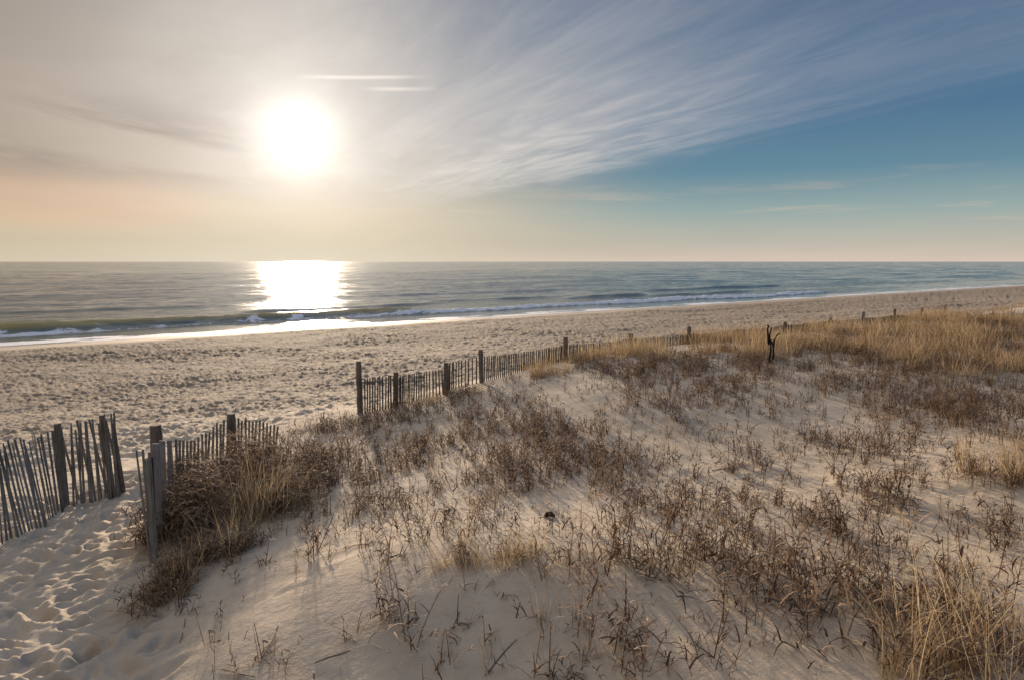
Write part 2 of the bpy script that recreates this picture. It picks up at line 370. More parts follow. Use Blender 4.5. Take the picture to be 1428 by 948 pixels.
# ------------------------------------------------------------------ sea
def water_material():
    m_, t, b = mat('sea_water')
    tc = t.new('ShaderNodeTexCoord').outputs['Object']; P_, Q_, Z = t.sep(tc)
    w1 = t.noise(t.comb(t.m('MULTIPLY', P_, .05), t.m('MULTIPLY', Q_, .16)), 1.0, 4, .55, .3)
    w2 = t.noise(t.comb(t.m('MULTIPLY', P_, .17), t.m('MULTIPLY', Q_, .95), 3.0), 1.0, 5, .6, .3)
    w3 = t.noise(t.comb(t.m('MULTIPLY', P_, 1.1), t.m('MULTIPLY', Q_, 4.5), 5.0), 1.0, 3, .6)
    w0 = t.noise(t.comb(t.m('MULTIPLY', P_, .012), t.m('MULTIPLY', Q_, .03), 8.0), 1.0, 5, .65, .3)
    h = t.m('ADD', t.m('MULTIPLY', w1, .55), t.m('ADD', t.m('MULTIPLY', w2, .38), t.m('MULTIPLY', w3, .055)))
    h = t.m('ADD', h, t.m('MULTIPLY', w0, t.mr(Q_, 150, 900, 0, 3.0)))
    calm = t.mr(Q_, 70, 85, .25, 1.0)
    h = t.m('MULTIPLY', h, calm)
    bn = bump(t, b, h, 1.0, 1.0)
    pf = t.noise(t.comb(t.m('MULTIPLY', P_, .02), t.m('MULTIPLY', Q_, .045), 4.0), 1.0, 12, .82, .2)
    pfm = t.mr(pf, .36, .66)
    pn = t.mr(t.noise(t.comb(t.m('MULTIPLY', P_, .012), t.m('MULTIPLY', Q_, .03), 9.0), 1.0, 4, .6), .3, .7)
    deep = t.mix(pn, (.018, .045, .062, 1), (.035, .07, .08, 1))
    shal = t.mr(Q_, 130, 72)
    body = t.mix(shal, deep, (.11, .115, .085, 1))
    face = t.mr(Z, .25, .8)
    body = t.mix(t.m('MULTIPLY', face, t.mr(Q_, 95, 85)), body, (.32, .23, .07, 1))  # sandy thin water, colour lightened for sun glowing through the wave
    fa = t.new('ShaderNodeAttribute', attribute_name='foam').outputs['Fac']
    fn = t.noise(tc, 2.2, 7, .72, .5); fn2 = t.noise(t.comb(t.m('MULTIPLY', P_, .5), t.m('MULTIPLY', Q_, 1.6)), 1.0, 6, .7, .4)
    foam = t.mr(t.m('ADD', fa, t.m('MULTIPLY', t.m('SUBTRACT', t.m('ADD', t.m('MULTIPLY', fn, .5), t.m('MULTIPLY', fn2, .5)), .5), 1.6)), .42, .62)
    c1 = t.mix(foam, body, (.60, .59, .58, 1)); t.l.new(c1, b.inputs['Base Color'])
    t.put(b.inputs['Roughness'], t.mr(foam, 0, 1, t.mr(pfm, .35, .65, .05, .19), .55)); t.put(b.inputs['Specular IOR Level'], t.mr(pfm, 0, 1, .75, .45)); b.inputs['IOR'].default_value = 1.33
    return m_
def build_sea():
    q = np.concatenate([np.arange(56, 100, .22), 100 * np.exp(np.arange(0, math.log(4.2), .0055)), 422 * np.exp(np.arange(0, math.log(100), .035))])
    pc = np.arange(-60, 190, .45)
    g = 2 * np.exp(np.arange(0, math.log(20000), .12))
    p = np.concatenate([-60 - g[::-1], pc, 190 + g])
    Pm, Qm = np.meshgrid(p, q)
    z = np.zeros_like(Pm); fm = np.zeros_like(Pm)
    def ridge(pa, pb, q0, A, wf, wb, seed, wig=1.5, taper=8):
        """one swell: steep towards the beach (front), long behind; returns height and signed distance"""
        qc = q0 + wig * fbm(Pm / 16, Pm * 0, seed, 3) * 2 + (Pm - pa) * 0.0
        env = sst(Pm, pa - taper, pa) * (1 - sst(Pm, pb, pb + taper)) * (.85 + .5 * vn(Pm / 6, Pm * 0, seed + 9))
        d = Qm - qc
        return A * env * np.where(d < 0, np.exp(-(d / wf) ** 2), np.exp(-(d / wb) ** 2)), d, env
    amp = sst(Qm, 74, 110)
    z += amp * (Qm < 420) * (.12 * fbm(Pm / 16, Qm / 3.2, 2, 4, .6) + .11 * fbm(Pm / 6.0, Qm / 1.5, 33, 3, .6) + .2 * fbm(Pm / 26, Qm / 8, 35, 3, .6) * sst(Qm, 90, 160))
    z += .03 * fbm(Pm / 2.2, Qm / 1.2, 6, 3) * sst(Qm, 60, 70) * (Qm < 220)
    h, d, env = ridge(-75, 36, 77.2, 1.0, .95, 3.2, 101, 1.0, 12); z += h
    brk = sst(vn(Pm / 6.0, Pm * 0 + .5, 208) + .6 * vn(Pm / 1.8, Pm * 0 + .5, 203), -.22, .02)       # broken stretches of the crest
    crumble = brk * env * np.exp(-((d + 1.0) / .95) ** 2)
    z += crumble * (.12 + .4 * fbm(Pm / .7, Qm / .6, 15, 3)); fm = np.maximum(fm, crumble * (.55 + .8 * fbm(Pm / 1.1, Qm / .5, 16, 3)))
    fm = np.maximum(fm, env * (.60 + .7 * fbm(Pm / 2.4, Qm / .5, 17, 3) + .5 * vn(Pm / 9, Pm * 0 + .5, 19)) * np.exp(-((d + 1.5) / .6) ** 2))
    z += env * .16 * fbm(Pm / 1.3, Qm / .7, 18, 3) * np.exp(-((d + .8) / 1.2) ** 2)
    fm = np.maximum(fm, env * .62 * np.exp(-((d + 2.2) / 1.2) ** 2))
    h, d, env = ridge(36, 135, 76.0, .42, 1.0, 2.2, 111, 1.6, 10); z += h                  # whitewater bore to the right
    cr = env * np.exp(-((d + .5) / 1.2) ** 2); z += cr * (.12 + .35 * fbm(Pm / .7, Qm / .6, 25, 3)); fm = np.maximum(fm, cr * 1.05)
    for (pa, pb, q0, A, sd_) in ((84, 98, 92, .5, 121), (102, 130, 88, .35, 123), (28, 52, 92, .38, 131), (58, 80, 97, .3, 141), (-40, -18, 101, .28, 151), (2, 20, 108, .3, 161), (120, 165, 104, .4, 171), (60, 100, 120, .3, 181), (-60, 0, 128, .25, 191)):
        h, d, env = ridge(pa, pb, q0, A, 1.1, 3, sd_, 1.0, 6); z += h
    # swash: sheet of foam lapping the sand
    lap = 65.2 + 2.2 * fbm(Pm / 14, Pm * 0, 71, 3)
    sw = sst(Qm, lap - 2, lap) * (1 - sst(Qm, 67.5, 73))
    fm = np.maximum(fm, sw * (.46 + .7 * fbm(Pm / 5, Qm / 2.2, 75, 4)) + .5 * np.exp(-((Qm - lap) / 1.1) ** 2))
    z += .11 * sst(Qm, 72, 64) + .02
    V = np.stack([Pm, Qm, z], -1).reshape(-1, 3); nq, npp = Pm.shape
    i = np.arange(nq - 1)[:, None] * npp; j = np.arange(npp - 1)[None]
    F = np.stack([i + j, i + j + 1, i + npp + j + 1, i + npp + j], -1).reshape(-1, 4)
    o = link('sea', mesh_np('sea', V, F, water_material(), {'foam': np.clip(fm, 0, 1.1)}, smooth=True))
    o.rotation_euler = (0, 0, math.atan2(.6, .8)); tag(o, 'calm sea with one low breaker', None, kind='structure')
build_sea()

# ------------------------------------------------------------------ stems and blades
def blades(root, az, H, lean, droop, width, tone, K=4, taper=.85):
    """N curved ribbons. root (N,3); az heading of the lean; H length; lean start tilt (rad); droop extra bend along it (rad)"""
    N = len(root); t_ = np.linspace(0, 1, K + 1); ang = lean[:, None] + droop[:, None] * t_[None] ** 1.4
    seg = (H / K)[:, None]
    hor = np.cumsum(np.concatenate([np.zeros((N, 1)), np.sin(ang[:, :-1]) * seg], 1), 1)
    ver = np.cumsum(np.concatenate([np.zeros((N, 1)), np.cos(ang[:, :-1]) * seg], 1), 1)
    hx, hy = np.sin(az), np.cos(az)
    C = np.stack([root[:, 0, None] + hor * hx[:, None], root[:, 1, None] + hor * hy[:, None], root[:, 2, None] + ver], -1)
    wa = az + math.pi / 2 + rng.uniform(-.9, .9, N)
    W = np.stack([np.sin(wa), np.cos(wa), rng.uniform(-.3, .3, N)], -1)
    w = width[:, None] * (1 - taper * t_[None] ** 1.5) * .5
    A = C - W[:, None] * w[..., None]; B = C + W[:, None] * w[..., None]
    V = np.stack([A, B], 2).reshape(-1, 3)
    b0 = (np.arange(N) * (K + 1) * 2)[:, None] + (np.arange(K) * 2)[None]
    F = np.stack([b0, b0 + 1, b0 + 3, b0 + 2], -1).reshape(-1, 4)
    T = np.repeat(tone, (K + 1) * 2)
    return V, F, T, C
def merge(parts):
    Vs, Fs, Ts, o = [], [], [], 0
    for V, F, T in parts: Vs.append(V); Fs.append(F + o); Ts.append(T); o += len(V)
    return np.vstack(Vs), np.vstack(Fs), np.concatenate(Ts)
U = rng.uniform
def forb(n=4, h=.26, spread=.06, leaves=5, tone=(.1, .7), wid=.0045, lean=.5):
    """dead seaside forb: thin jointed stems with hanging curled leaves"""
    root = np.stack([U(-spread, spread, n), U(-spread, spread, n), np.full(n, -.02)], -1)
    az = U(0, 6.28, n); H = h * U(.55, 1.15, n)
    V, F, T, C = blades(root, az, H, U(0, lean, n), U(-.3, 1.0, n), np.full(n, wid), U(*tone, n), 5, .5)
    out = [(V, F, T)]
    if leaves:
        m = n * leaves; idx = np.repeat(np.arange(n), leaves); kk = rng.integers(1, 6, m); r2 = C[idx, kk]
        V, F, T, _ = blades(r2, U(0, 6.28, m), h * U(.18, .45, m), U(.5, 1.6, m), U(.6, 2.4, m), wid * U(1.0, 2.2, m), U(tone[0], tone[1] + .2, m), 4, .7)
        out.append((V, F, T))
    return merge(out)
def tuft(n=60, h=.5, spread=.1, tone=(.2, .9), wid=.005, lean=.6, droop=1.2, base=.0, K=5):
    """bunch of marram-like blades fanning out of one crown"""
    rr = spread * np.sqrt(U(0, 1, n)); th = U(0, 6.28, n)
    root = np.stack([rr * np.sin(th), rr * np.cos(th), np.full(n, -.02)], -1)
    az = th + rng.normal(0, .7, n); ln = np.abs(rng.normal(0, lean * .6, n)) + .05 + base
    V, F, T, _ = blades(root, az, h * U(.45, 1.1, n), ln, droop * U(.1, 1.1, n) ** 1.5, wid * U(.7, 1.3, n), U(*tone, n), K)
    return V, F, T
def litter(n=30, h=.3, spread=.25, tone=(.3, .9)):
    root = np.stack([U(-spread, spread, n), U(-spread, spread, n), U(.0, .05, n)], -1)
    V, F, T, _ = blades(root, U(0, 6.28, n), h * U(.4, 1.1, n), U(1.2, 1.6, n), U(-.1, .3, n), np.full(n, .004), U(*tone, n), 3)
    return V, F, T
def place(tmpl, xs, ys, name, m_, sc=(.8, 1.3), mir=True):
    """many copies of a few templates joined into one mesh of ground cover"""
    zs = terrain(xs, ys); k = rng.integers(0, len(tmpl), len(xs)); out = []
    for i, (V, F, T) in enumerate(tmpl):
        s = np.nonzero(k == i)[0]
        if not len(s): continue
        a = U(0, 6.28, len(s)); f = U(*sc, len(s)); ca, sa = np.cos(a) * f, np.sin(a) * f
        X_ = V[None, :, 0] * ca[:, None] - V[None, :, 1] * sa[:, None] + xs[s][:, None]
        Y_ = V[None, :, 0] * sa[:, None] + V[None, :, 1] * ca[:, None] + ys[s][:, None]
        Z_ = V[None, :, 2] * f[:, None] + zs[s][:, None]
        VV = np.stack([X_, Y_, Z_], -1).reshape(-1, 3)
        FF = (F[None] + (np.arange(len(s)) * len(V))[:, None, None]).reshape(-1, 4)
        TT = np.clip(T[None] + U(-.2, .12, len(s))[:, None], 0, 1).ravel()
        out.append((VV, FF, TT))
    V, F, T = merge(out)
    return link(name, mesh_np(name, V, F, m_, {'tone': T}))

def G(u, v, cu, cv, ru, rv): return np.exp(-((u - cu) / ru) ** 2 - ((v - cv) / rv) ** 2)
def dens_forb(u, v):
    d = .50 + .22 * sst(v, 780, 860) * sst(u, 420, 520)
    for a in ((480, 660, 90, 60, 1.0), (620, 680, 130, 45, .7), (640, 620, 90, 45, .75), (720, 640, 70, 60, .8), (820, 635, 75, 42, 1.5), (790, 700, 60, 50, .8), (900, 720, 70, 50, .8), (560, 600, 100, 25, .5), (960, 790, 60, 30, 1.1),
              (700, 560, 90, 20, .35), (1010, 650, 80, 30, .4), (1060, 740, 90, 40, .6), (1180, 730, 60, 40, .8), (1160, 620, 90, 30, .4), (1250, 590, 90, 40, .7), (1330, 570, 90, 30, .9), (1060, 560, 130, 25, .5), (1250, 680, 80, 40, .6),
              (1330, 730, 90, 50, .7), (1200, 820, 120, 30, .5), (1300, 800, 110, 60, .6), (930, 560, 90, 20, .3), (620, 720, 120, 20, .45), (800, 770, 120, 25, .35), (1080, 830, 80, 35, .6), (1120, 900, 90, 40, .35), (1400, 560, 60, 40, .9),
              (920, 520, 120, 14, .7), (1080, 515, 160, 16, 1.0), (1300, 520, 120, 20, .7), (440, 690, 40, 40, .5), (1370, 480, 70, 18, 1.6), (1260, 505, 90, 14, 1.4), (1180, 480, 50, 12, .9), (960, 490, 120, 10, .8), (1300, 450, 140, 14, .8), (700, 815, 110, 14, .3)):
        d = d + .62 * a[4] * G(u, v, *a[:4])
    for a in ((1030, 600, 70, 25), (950, 660, 35, 12), (800, 560, 60, 22), (1150, 660, 60, 16), (480, 850, 160, 60), (690, 870, 120, 50), (380, 800, 60, 60)):
        d = d - .36 * G(u, v, *a)
    d = d * ((v > np.interp(u, [0, 250, 450, 500, 670, 790, 1428], [900, 850, 590, 578, 538, 510, 432])) & (u > 250))
    return np.clip(d, 0, 1.6)
def gold_band(u, v, x, y):
    p, q = pq(x, y)
    low = np.interp(u, [700, 745, 800, 850, 930, 1000, 1080, 1160, 1230, 1300, 1428], [515, 530, 515, 515, 505, 492, 505, 505, 520, 545, 520])
    d = (v < low) * (q < 13.7) * (q > 2) * (p > 10.2)
    d = d * np.clip(1.1 - .9 * G(u, v, 1195, 500, 30, 12) - .9 * G(u, v, 1350, 515, 60, 8) - .8 * G(u, v, 1010, 500, 30, 8), 0, 1)
    d = d * np.clip(.02 + 2.8 * vn(x / 1.9, y / 1.9, 88) + .9 * vn(x / .6, y / .6, 89), .0, 1)
    return d
def scatter(n, xr, yr, fn):
    x, y = U(*xr, n), U(*yr, n); z = terrain(x, y, False); u, v = proj(x, y, z)
    keep = U(0, 1, n) * 1.0 < fn(u, v, x, y); keep &= y > 1
    return x[keep], y[keep], u[keep], v[keep]

def build_vegetation():
    forb_t = [forb(rng.integers(2, 7), U(.18, .33), U(.02, .11), rng.integers(3, 6), (.1, .95), .0064, U(.4, 1.2)) for _ in range(16)]
    # fine ground cover: the countless small stems
    x, y, u, v = scatter(78000, (-6, 24), (3.2, 30), lambda u, v, x, y: .37 * np.clip(dens_forb(u, v), 0, 1.2) * np.clip(.1 + 2.1 * (vn(x / .6, y / .6, 66) + .5) ** 1.5, 0, 1.6))
    near = (np.hypot(x, y) < 6.2)
    big = np.nonzero(near)[0]; rng.shuffle(big); ind = big[:270]; rest = np.ones(len(x), bool); rest[ind] = False
    tag(place(forb_t, x[rest], y[rest], 'dead_forb_cover', M_FORB, (.65, 1.35)), 'dead brown stems of small beach plants covering the dune', None, kind='stuff')
    # straw lying on the sand
    lt = [litter(10, .3, .2) for _ in range(6)]
    x2, y2, *_ = scatter(7500, (-4, 20), (3.2, 22), lambda u, v, x, y: .5 * dens_forb(u, v))
    tag(place(lt, x2, y2, 'straw_litter', M_STRAW, (.4, 1.0)), 'loose straw lying on the sand between the stems', None, kind='stuff')
    # forbs that stand largest in view, each one its own object
    protos = [mesh_np('dead_forb', *forb(rng.integers(3, 7), U(.2, .34), U(.03, .09), 5, (.05, .6), .0042)[:2], M_FORB) for _ in range(0)]
    pm = []
    for _ in range(12):
        V, F, T = forb(rng.integers(2, 7), U(.22, .36), U(.03, .09), 5, (.15, .95), .0055, U(.5, 1.2)); pm.append(mesh_np('dead_forb', V, F, M_FORB, {'tone': T}))
    def put(x_, y_, label, group, sc=1.0):
        z_ = float(terrain(np.array([x_]), np.array([y_]))[0])
        o = link('dead_forb', pm[rng.integers(0, 12)], None, (x_, y_, z_)); o.rotation_euler = (U(-.15, .15), U(-.15, .15), U(0, 6.28)); o.scale = (sc, sc, sc * U(.85, 1.15))
        return tag(o, label, 'plant', group)
    for i in ind:
        uu, vv = u[i], v[i]
        if vv > 948 or uu < 0 or uu > 1428: continue
        if uu > 1050: lab, g = 'dead brown leafy sprig in the tangle leading to the tall corner grass', 'dead sprigs near the corner grass'
        elif uu > 820: lab, g = 'dead brown sprig on the open slope right of the small hummock', 'dead sprigs right of the hummock'
        elif vv > 800: lab, g = 'thin dead sprig on the bare shaded sand below the hummock', 'dead sprigs below the hummock'
        else: lab, g = 'dead brown sprig in the brown patch behind the hummock', 'dead sprigs behind the hummock'
        put(x[i], y[i], lab, g, U(.8, 1.65))
    for (uu, vv, sc, lab) in ((565, 870, 1.1, 'dense dark brown sprig clump standing alone on bare sand left of the hummock'),
                              (490, 890, .8, 'thin leaning brown sprig beside the dark clump on bare sand'),
                              (620, 930, .9, 'brown sprig with drooping forked stems at the bottom middle on bare sand'),
                              (735, 860, .9, 'dark fan of short stems sunk in the shaded face of the hummock'),
                              (795, 880, .9, 'tall crooked sprig at the foot of the shaded hummock'),
                              (880, 905, 1.0, 'upright sprig with curled leaf standing on pale sand in front of the slope'),
                              (800, 870, .6, 'small sprig bent over beside the crooked sprig'),
                              (290, 900, .7, 'dark curled wiry plant on smooth sand near the path edge'),
                              (425, 785, .8, 'short brown plant alone on sand right of the big shrub'),
                              (400, 935, .6, 'thin wisp of brown stems on the sand near the bottom edge'),
                              (510, 715, .8, 'dark stubby plant at the left rim of the brown patch'),
                              (850, 940, .9, 'sprig with thin upright stem at the bottom edge right of the middle'),
                              (910, 925, 1.0, 'brown sprig with three bent stems beside the bottom edge'),
                              (650, 760, .8, 'brown sprig rooted on top of the hummock beside the golden tuft')):
        X_, Y_, _z = hit(uu, vv); put(X_, Y_, lab, None, sc * 1.3)
    # golden grass: far band
    gt = [tuft(26, U(.30, .50), .16, (.1, .9), .008, .55, 1.2, K=4) for _ in range(10)]
    pp, qq = U(10, 34, 11000), U(2, 13.6, 11000); p2, q2 = U(34, 85, 5000), U(2, 13.6, 5000); pp = np.append(pp, p2); qq = np.append(qq, q2)
    x, y = xy(pp, qq); u, v = proj(x, y, terrain(x, y, False)); kp = (U(0, 1, len(x)) < .62 * gold_band(u, v, x, y)) & (y > 2); x, y, u, v = x[kp], y[kp], u[kp], v[kp]
    dist = np.hypot(x, y); order = np.argsort(dist); vis = [i for i in order if 0 < u[i] < 1428 and v[i] < 560][:130]
    rest = np.ones(len(x), bool); rest[vis] = False
    tag(place(gt, x[rest], y[rest], 'dune_grass', M_GOLD, (.45, 1.45)), 'golden dune grass covering the far crest', None, kind='stuff')
    gm = []
    for _ in range(8):
        V, F, T = tuft(46, U(.32, .52), .16, (.1, .95), .0065, .6, 1.3); gm.append(mesh_np('grass_tuft', V, F, M_GOLD, {'tone': T}))
    for i in vis:
        z_ = float(terrain(x[i:i + 1], y[i:i + 1])[0]); o = link('grass_tuft', gm[rng.integers(0, 8)], None, (x[i], y[i], z_)); o.rotation_euler = (0, 0, U(0, 6.28)); s = U(.55, 1.35); o.scale = (s, s, s)
        if u[i] < 960: tag(o, 'golden grass tuft on the crest in front of the slatted fence', 'grass', 'golden tufts by the long fence')
        elif u[i] < 1180: tag(o, 'golden grass tuft on the crest around the dead snag', 'grass', 'golden tufts around the snag')
        else: tag(o, 'golden grass tuft on the high dune at the right', 'grass', 'golden tufts on the high dune')
    # scattered thin straws across the brown patch, some with height
    st = [tuft(12, .35, .08, (.1, .6), .005, .5, 1.0) for _ in range(6)]
    x, y, u, v = scatter(5000, (-4, 24), (3.5, 24), lambda u, v, x, y: (.38 * dens_forb(u, v) * (vn(x / .9, y / .9, 99) > -.05)) + .5 * G(u, v, 1300, 540, 140, 30) + .45 * G(u, v, 1200, 530, 200, 25))
    tag(place(st, x, y, 'thin_straw_grass', M_GOLD, (.5, 1.0)), 'thin straw-coloured grass growing among the brown stems', None, kind='stuff')
    # distinct clumps
    def clump(uu, vv, label, specs, name='grass_clump', cat='grass', group=None):
        """thing with parts: each spec = (part name, V,F,T, material)"""
        X_, Y_, z_ = hit(uu, vv)
        root = empty(name, (X_, Y_, z_)); tag(root, label, cat, group)
        for pn, (V, F, T), m_ in specs:
            link(pn, mesh_np(pn, V, F, m_, {'tone': T}), root)
        return root
    def wide(fn, n, rx, ry, cx0=0, cy0=0):
        """spread several bunches over an ellipse, following the ground"""
        def make(X0, Y0, z0):
            out = []
            for _ in range(n):
                a, r_ = U(0, 6.28), math.sqrt(U(0, 1)); dx, dy = cx0 + rx * r_ * math.cos(a), cy0 + ry * r_ * math.sin(a)
                V, F, T = fn(); g = float(terrain(np.array([X0 + dx]), np.array([Y0 + dy]))[0]) - z0
                out.append((V + np.array([dx, dy, g]), F, T))
            return merge(out)
        return make
    def clump_w(uu, vv, label, specs, name, cat):
        X_, Y_, z_ = hit(uu, vv); root = empty(name, (X_, Y_, z_)); tag(root, label, cat)
        for pn, mk, m_ in specs:
            V, F, T = mk(X_, Y_, z_); link(pn, mesh_np(pn, V, F, m_, {'tone': T}), root)
    clump_w(690, 778, 'golden straw tuft with trailing blades crowning the small hummock in the foreground', [
        ('upright_blades', wide(lambda: tuft(26, .32, .07, (.3, .95), .0045, .8, 1.2), 15, .55, .18), M_GOLD),
        ('fallen_blades', wide(lambda: litter(14, .45, .12, (.3, .8)), 8, .7, .18, .2, -.1), M_GOLD),
        ('dark_stems', wide(lambda: forb(4, .22, .05, 4), 22, .42, .1), M_FORB)], 'grass_clump', 'grass')
    clump_w(1385, 668, 'tall pale golden grass clump on the mound at the right edge', [
        ('upright_blades', wide(lambda: tuft(60, .62, .13, (.3, .95), .005, .5, 1.1), 9, .5, .35, .15), M_GOLD),
        ('dark_stems', wide(lambda: forb(8, .26, .1, 6), 14, .5, .4), M_FORB)], 'grass_clump', 'grass')
    clump_w(1400, 925, 'loose tall straw grass with long arching blades in the nearest corner', [
        ('arching_blades', wide(lambda: tuft(16, .85, .10, (.35, 1.0), .0048, .8, 1.9, K=8), 14, .5, .42, -.1), M_GOLD),
        ('short_blades', wide(lambda: tuft(26, .3, .08, (.2, .8), .004, .6, 1.2), 12, .42, .4), M_GOLD),
        ('dark_stems', wide(lambda: forb(6, .24, .08, 5), 22, .42, .42, -.1, .25), M_FORB)], 'grass_clump', 'grass')
    clump_w(1270, 925, 'small straw clump with two long leaning blades at the bottom right', [
        ('arching_blades', wide(lambda: tuft(7, .6, .05, (.5, 1.0), .0045, .9, 1.2, K=8), 3, .12, .1), M_GOLD),
        ('short_blades', wide(lambda: tuft(30, .15, .06, (.4, .8), .005, .3, .6), 5, .22, .12), M_GOLD)], 'grass_clump', 'grass')
    clump_w(1290, 850, 'loose straw grass bending over a dark hollow at the right', [
        ('arching_blades', wide(lambda: tuft(10, .62, .08, (.4, 1.0), .0045, .8, 1.9, K=7), 8, .35, .3), M_GOLD),
        ('dark_stems', wide(lambda: forb(8, .26, .1, 6), 20, .38, .34), M_FORB)], 'grass_clump', 'grass')
    clump_w(770, 522, 'golden grass clump leaning on the fence at the left end of the grassy crest', [
        ('upright_blades', wide(lambda: tuft(60, .42, .16, (.2, .85), .007, .5, 1.2), 8, .6, .3), M_GOLD)], 'grass_clump', 'grass')
    clump_w(588, 566, 'small straw clump caught in the slats between two low fence posts', [
        ('upright_blades', wide(lambda: tuft(40, .36, .12, (.2, .75), .006, .5, 1.2), 5, .45, .15), M_GOLD)], 'grass_clump', 'grass')
    clump_w(655, 550, 'thin straw clump at the foot of the fence before the tall post', [
        ('upright_blades', wide(lambda: tuft(34, .3, .12, (.2, .75), .006, .5, 1.2), 4, .4, .15), M_GOLD)], 'grass_clump', 'grass')
    # big brown shrub by the gate
    clump_w(395, 705, 'loose brown shrub with grey twigs on the slope right of the golden straw', [('twigs', wide(lambda: forb(8, .46, .15, 10, (.1, .8), .0058, .9), 26, .5, .45), M_FORB),
        ('straw_blades', wide(lambda: tuft(24, .45, .1, (.3, 1.0), .0045, .8, 1.4), 6, .45, .4), M_GOLD)], 'shrub', 'shrub')
    clump_w(232, 832, 'low drooping brown growth at the foot of the bank beside the trodden path', [('twigs', wide(lambda: forb(8, .34, .12, 9, (.1, .8), .005, 1.0), 16, .2, .3), M_FORB),
        ('straw_blades', wide(lambda: tuft(26, .38, .08, (.3, 1.0), .0042, 1.0, 1.6), 7, .2, .3), M_GOLD)], 'shrub', 'shrub')
    tw = lambda: forb(9, .72, .16, 15, (.15, .9), .0062, .8)
    clump_w(262, 735, 'brown twiggy shrub crowding against the gate boards', [('twigs', wide(tw, 30, .45, .95, .12, .25), M_FORB),
        ('dead_leaves', wide(lambda: forb(12, .5, .2, 12, (.3, 1.0), .008, 1.0), 14, .45, .85, .1, .2), M_FORB)], 'shrub', 'shrub')
    clump_w(300, 690, 'brown shrub behind the gate shrub in front of the short slats', [('twigs', wide(tw, 30, .85, .8, .15), M_FORB),
        ('dead_leaves', wide(lambda: forb(12, .4, .2, 12, (.3, .9), .007, 1.0), 9, .65, .7), M_FORB)], 'shrub', 'shrub')
    clump_w(400, 660, 'low thin brown shrub at the end of the short fence', [('twigs', wide(lambda: forb(8, .52, .15, 10, (.15, .8), .006, .8), 38, .9, .8), M_FORB)], 'shrub', 'shrub')
    clump_w(250, 800, 'drooping straw clump spilling over the path edge below the gate boards', [
        ('arching_blades', wide(lambda: tuft(36, .45, .1, (.15, .8), .0045, 1.0, 1.5), 16, .28, .5, .08), M_GOLD), ('dark_stems', wide(lambda: forb(10, .3, .1, 8), 14, .2, .4, .05), M_FORB)], 'grass_clump', 'grass')
    clump_w(350, 722, 'tall golden straw clump standing in the brown shrubs', [
        ('upright_blades', wide(lambda: tuft(60, .8, .14, (.45, 1.0), .005, .7, 1.3), 10, .42, .4), M_GOLD), ('dark_stems', wide(lambda: forb(8, .35, .12, 7), 10, .4, .4), M_FORB)], 'grass_clump', 'grass')
    clump_w(310, 775, 'bleached arching straw clump in front of the brown shrubs', [
        ('arching_blades', wide(lambda: tuft(20, .65, .1, (.4, 1.0), .0045, .9, 1.7, K=7), 9, .4, .35), M_GOLD), ('dark_stems', wide(lambda: forb(9, .3, .12, 7), 14, .4, .35), M_FORB)], 'grass_clump', 'grass')
    clump_w(455, 598, 'reddish brown low growth in the gap between the two fences', [('twigs', wide(lambda: forb(7, .28, .12, 7, (.2, .8), .0055, .7), 26, .9, .4), M_FORB)], 'shrub', 'shrub')
    clump_w(190, 760, 'wispy dark weed growing out of the path beside the gate boards', [('twigs', wide(lambda: forb(5, .26, .08, 6, (.0, .4), .004, 1.0), 3, .12, .15), M_FORB)], 'weed', 'weed')
build_vegetation()

# ------------------------------------------------------------------ fences
def box_mesh(name, a, b, w, th, yaw, m_, taper=0):
    """lath from point a (bottom) to b (top)"""
    a, b = np.array(a, float), np.array(b, float); d = b - a; L = np.linalg.norm(d); d = d / L
    side = np.array([math.cos(yaw), math.sin(yaw), 0]); side -= d * side.dot(d); side /= np.linalg.norm(side); nr = np.cross(d, side)
    V = []; n = 4
    for i in range(n + 1):
        c = a + d * L * i / n + nr * U(-.004, .004) * (i > 0); w_ = w * (1 - (.25 if i == n else 0) * U(.2, 1))
        for sx, sy in ((-1, -1), (1, -1), (1, 1), (-1, 1)): V.append(c + side * sx * w_ / 2 + nr * sy * th / 2)
    F = []
    for i in range(n):
        for k in range(4): F.append((i * 4 + k, i * 4 + (k + 1) % 4, i * 4 + 4 + (k + 1) % 4, i * 4 + 4 + k))
    F += [(3, 2, 1, 0), (n * 4, n * 4 + 1, n * 4 + 2, n * 4 + 3)]
    return np.array(V), np.array(F)
def tube(pts, rad, n=6):
    pts = np.array(pts, float); V = []; F = []; rad = np.broadcast_to(rad, len(pts))
    for i, c in enumerate(pts):
        d = pts[min(i + 1, len(pts) - 1)] - pts[max(i - 1, 0)]; d = d / np.linalg.norm(d)
        s = np.cross(d, [0.13, .2, 1.0] if abs(d[2]) < .9 else [1, .1, 0]); s /= np.linalg.norm(s); t_ = np.cross(d, s)
        for k in range(n):
            a = 2 * math.pi * k / n; V.append(c + rad[i] * (math.cos(a) * s + math.sin(a) * t_))
    for i in range(len(pts) - 1):
        for k in range(n): F.append((i * n + k, i * n + (k + 1) % n, (i + 1) * n + (k + 1) % n, (i + 1) * n + k))
    m = len(V); V += [pts[0], pts[-1]]
    for k in range(0, n): F.append((m, (k + 1) % n, k, k)); F.append((m + 1, (len(pts) - 1) * n + k, (len(pts) - 1) * n + (k + 1) % n, (len(pts) - 1) * n + (k + 1) % n))
    return np.array(V), F
def poly_mesh(name, V, F, m_, smooth=False):
    me = bpy.data.meshes.new(name); me.from_pydata([tuple(v) for v in V], [], [tuple(dict.fromkeys(f)) for f in F]); me.update()
    me.materials.append(m_)
    if smooth: me.polygons.foreach_set('use_smooth', [True] * len(me.polygons))
    return me
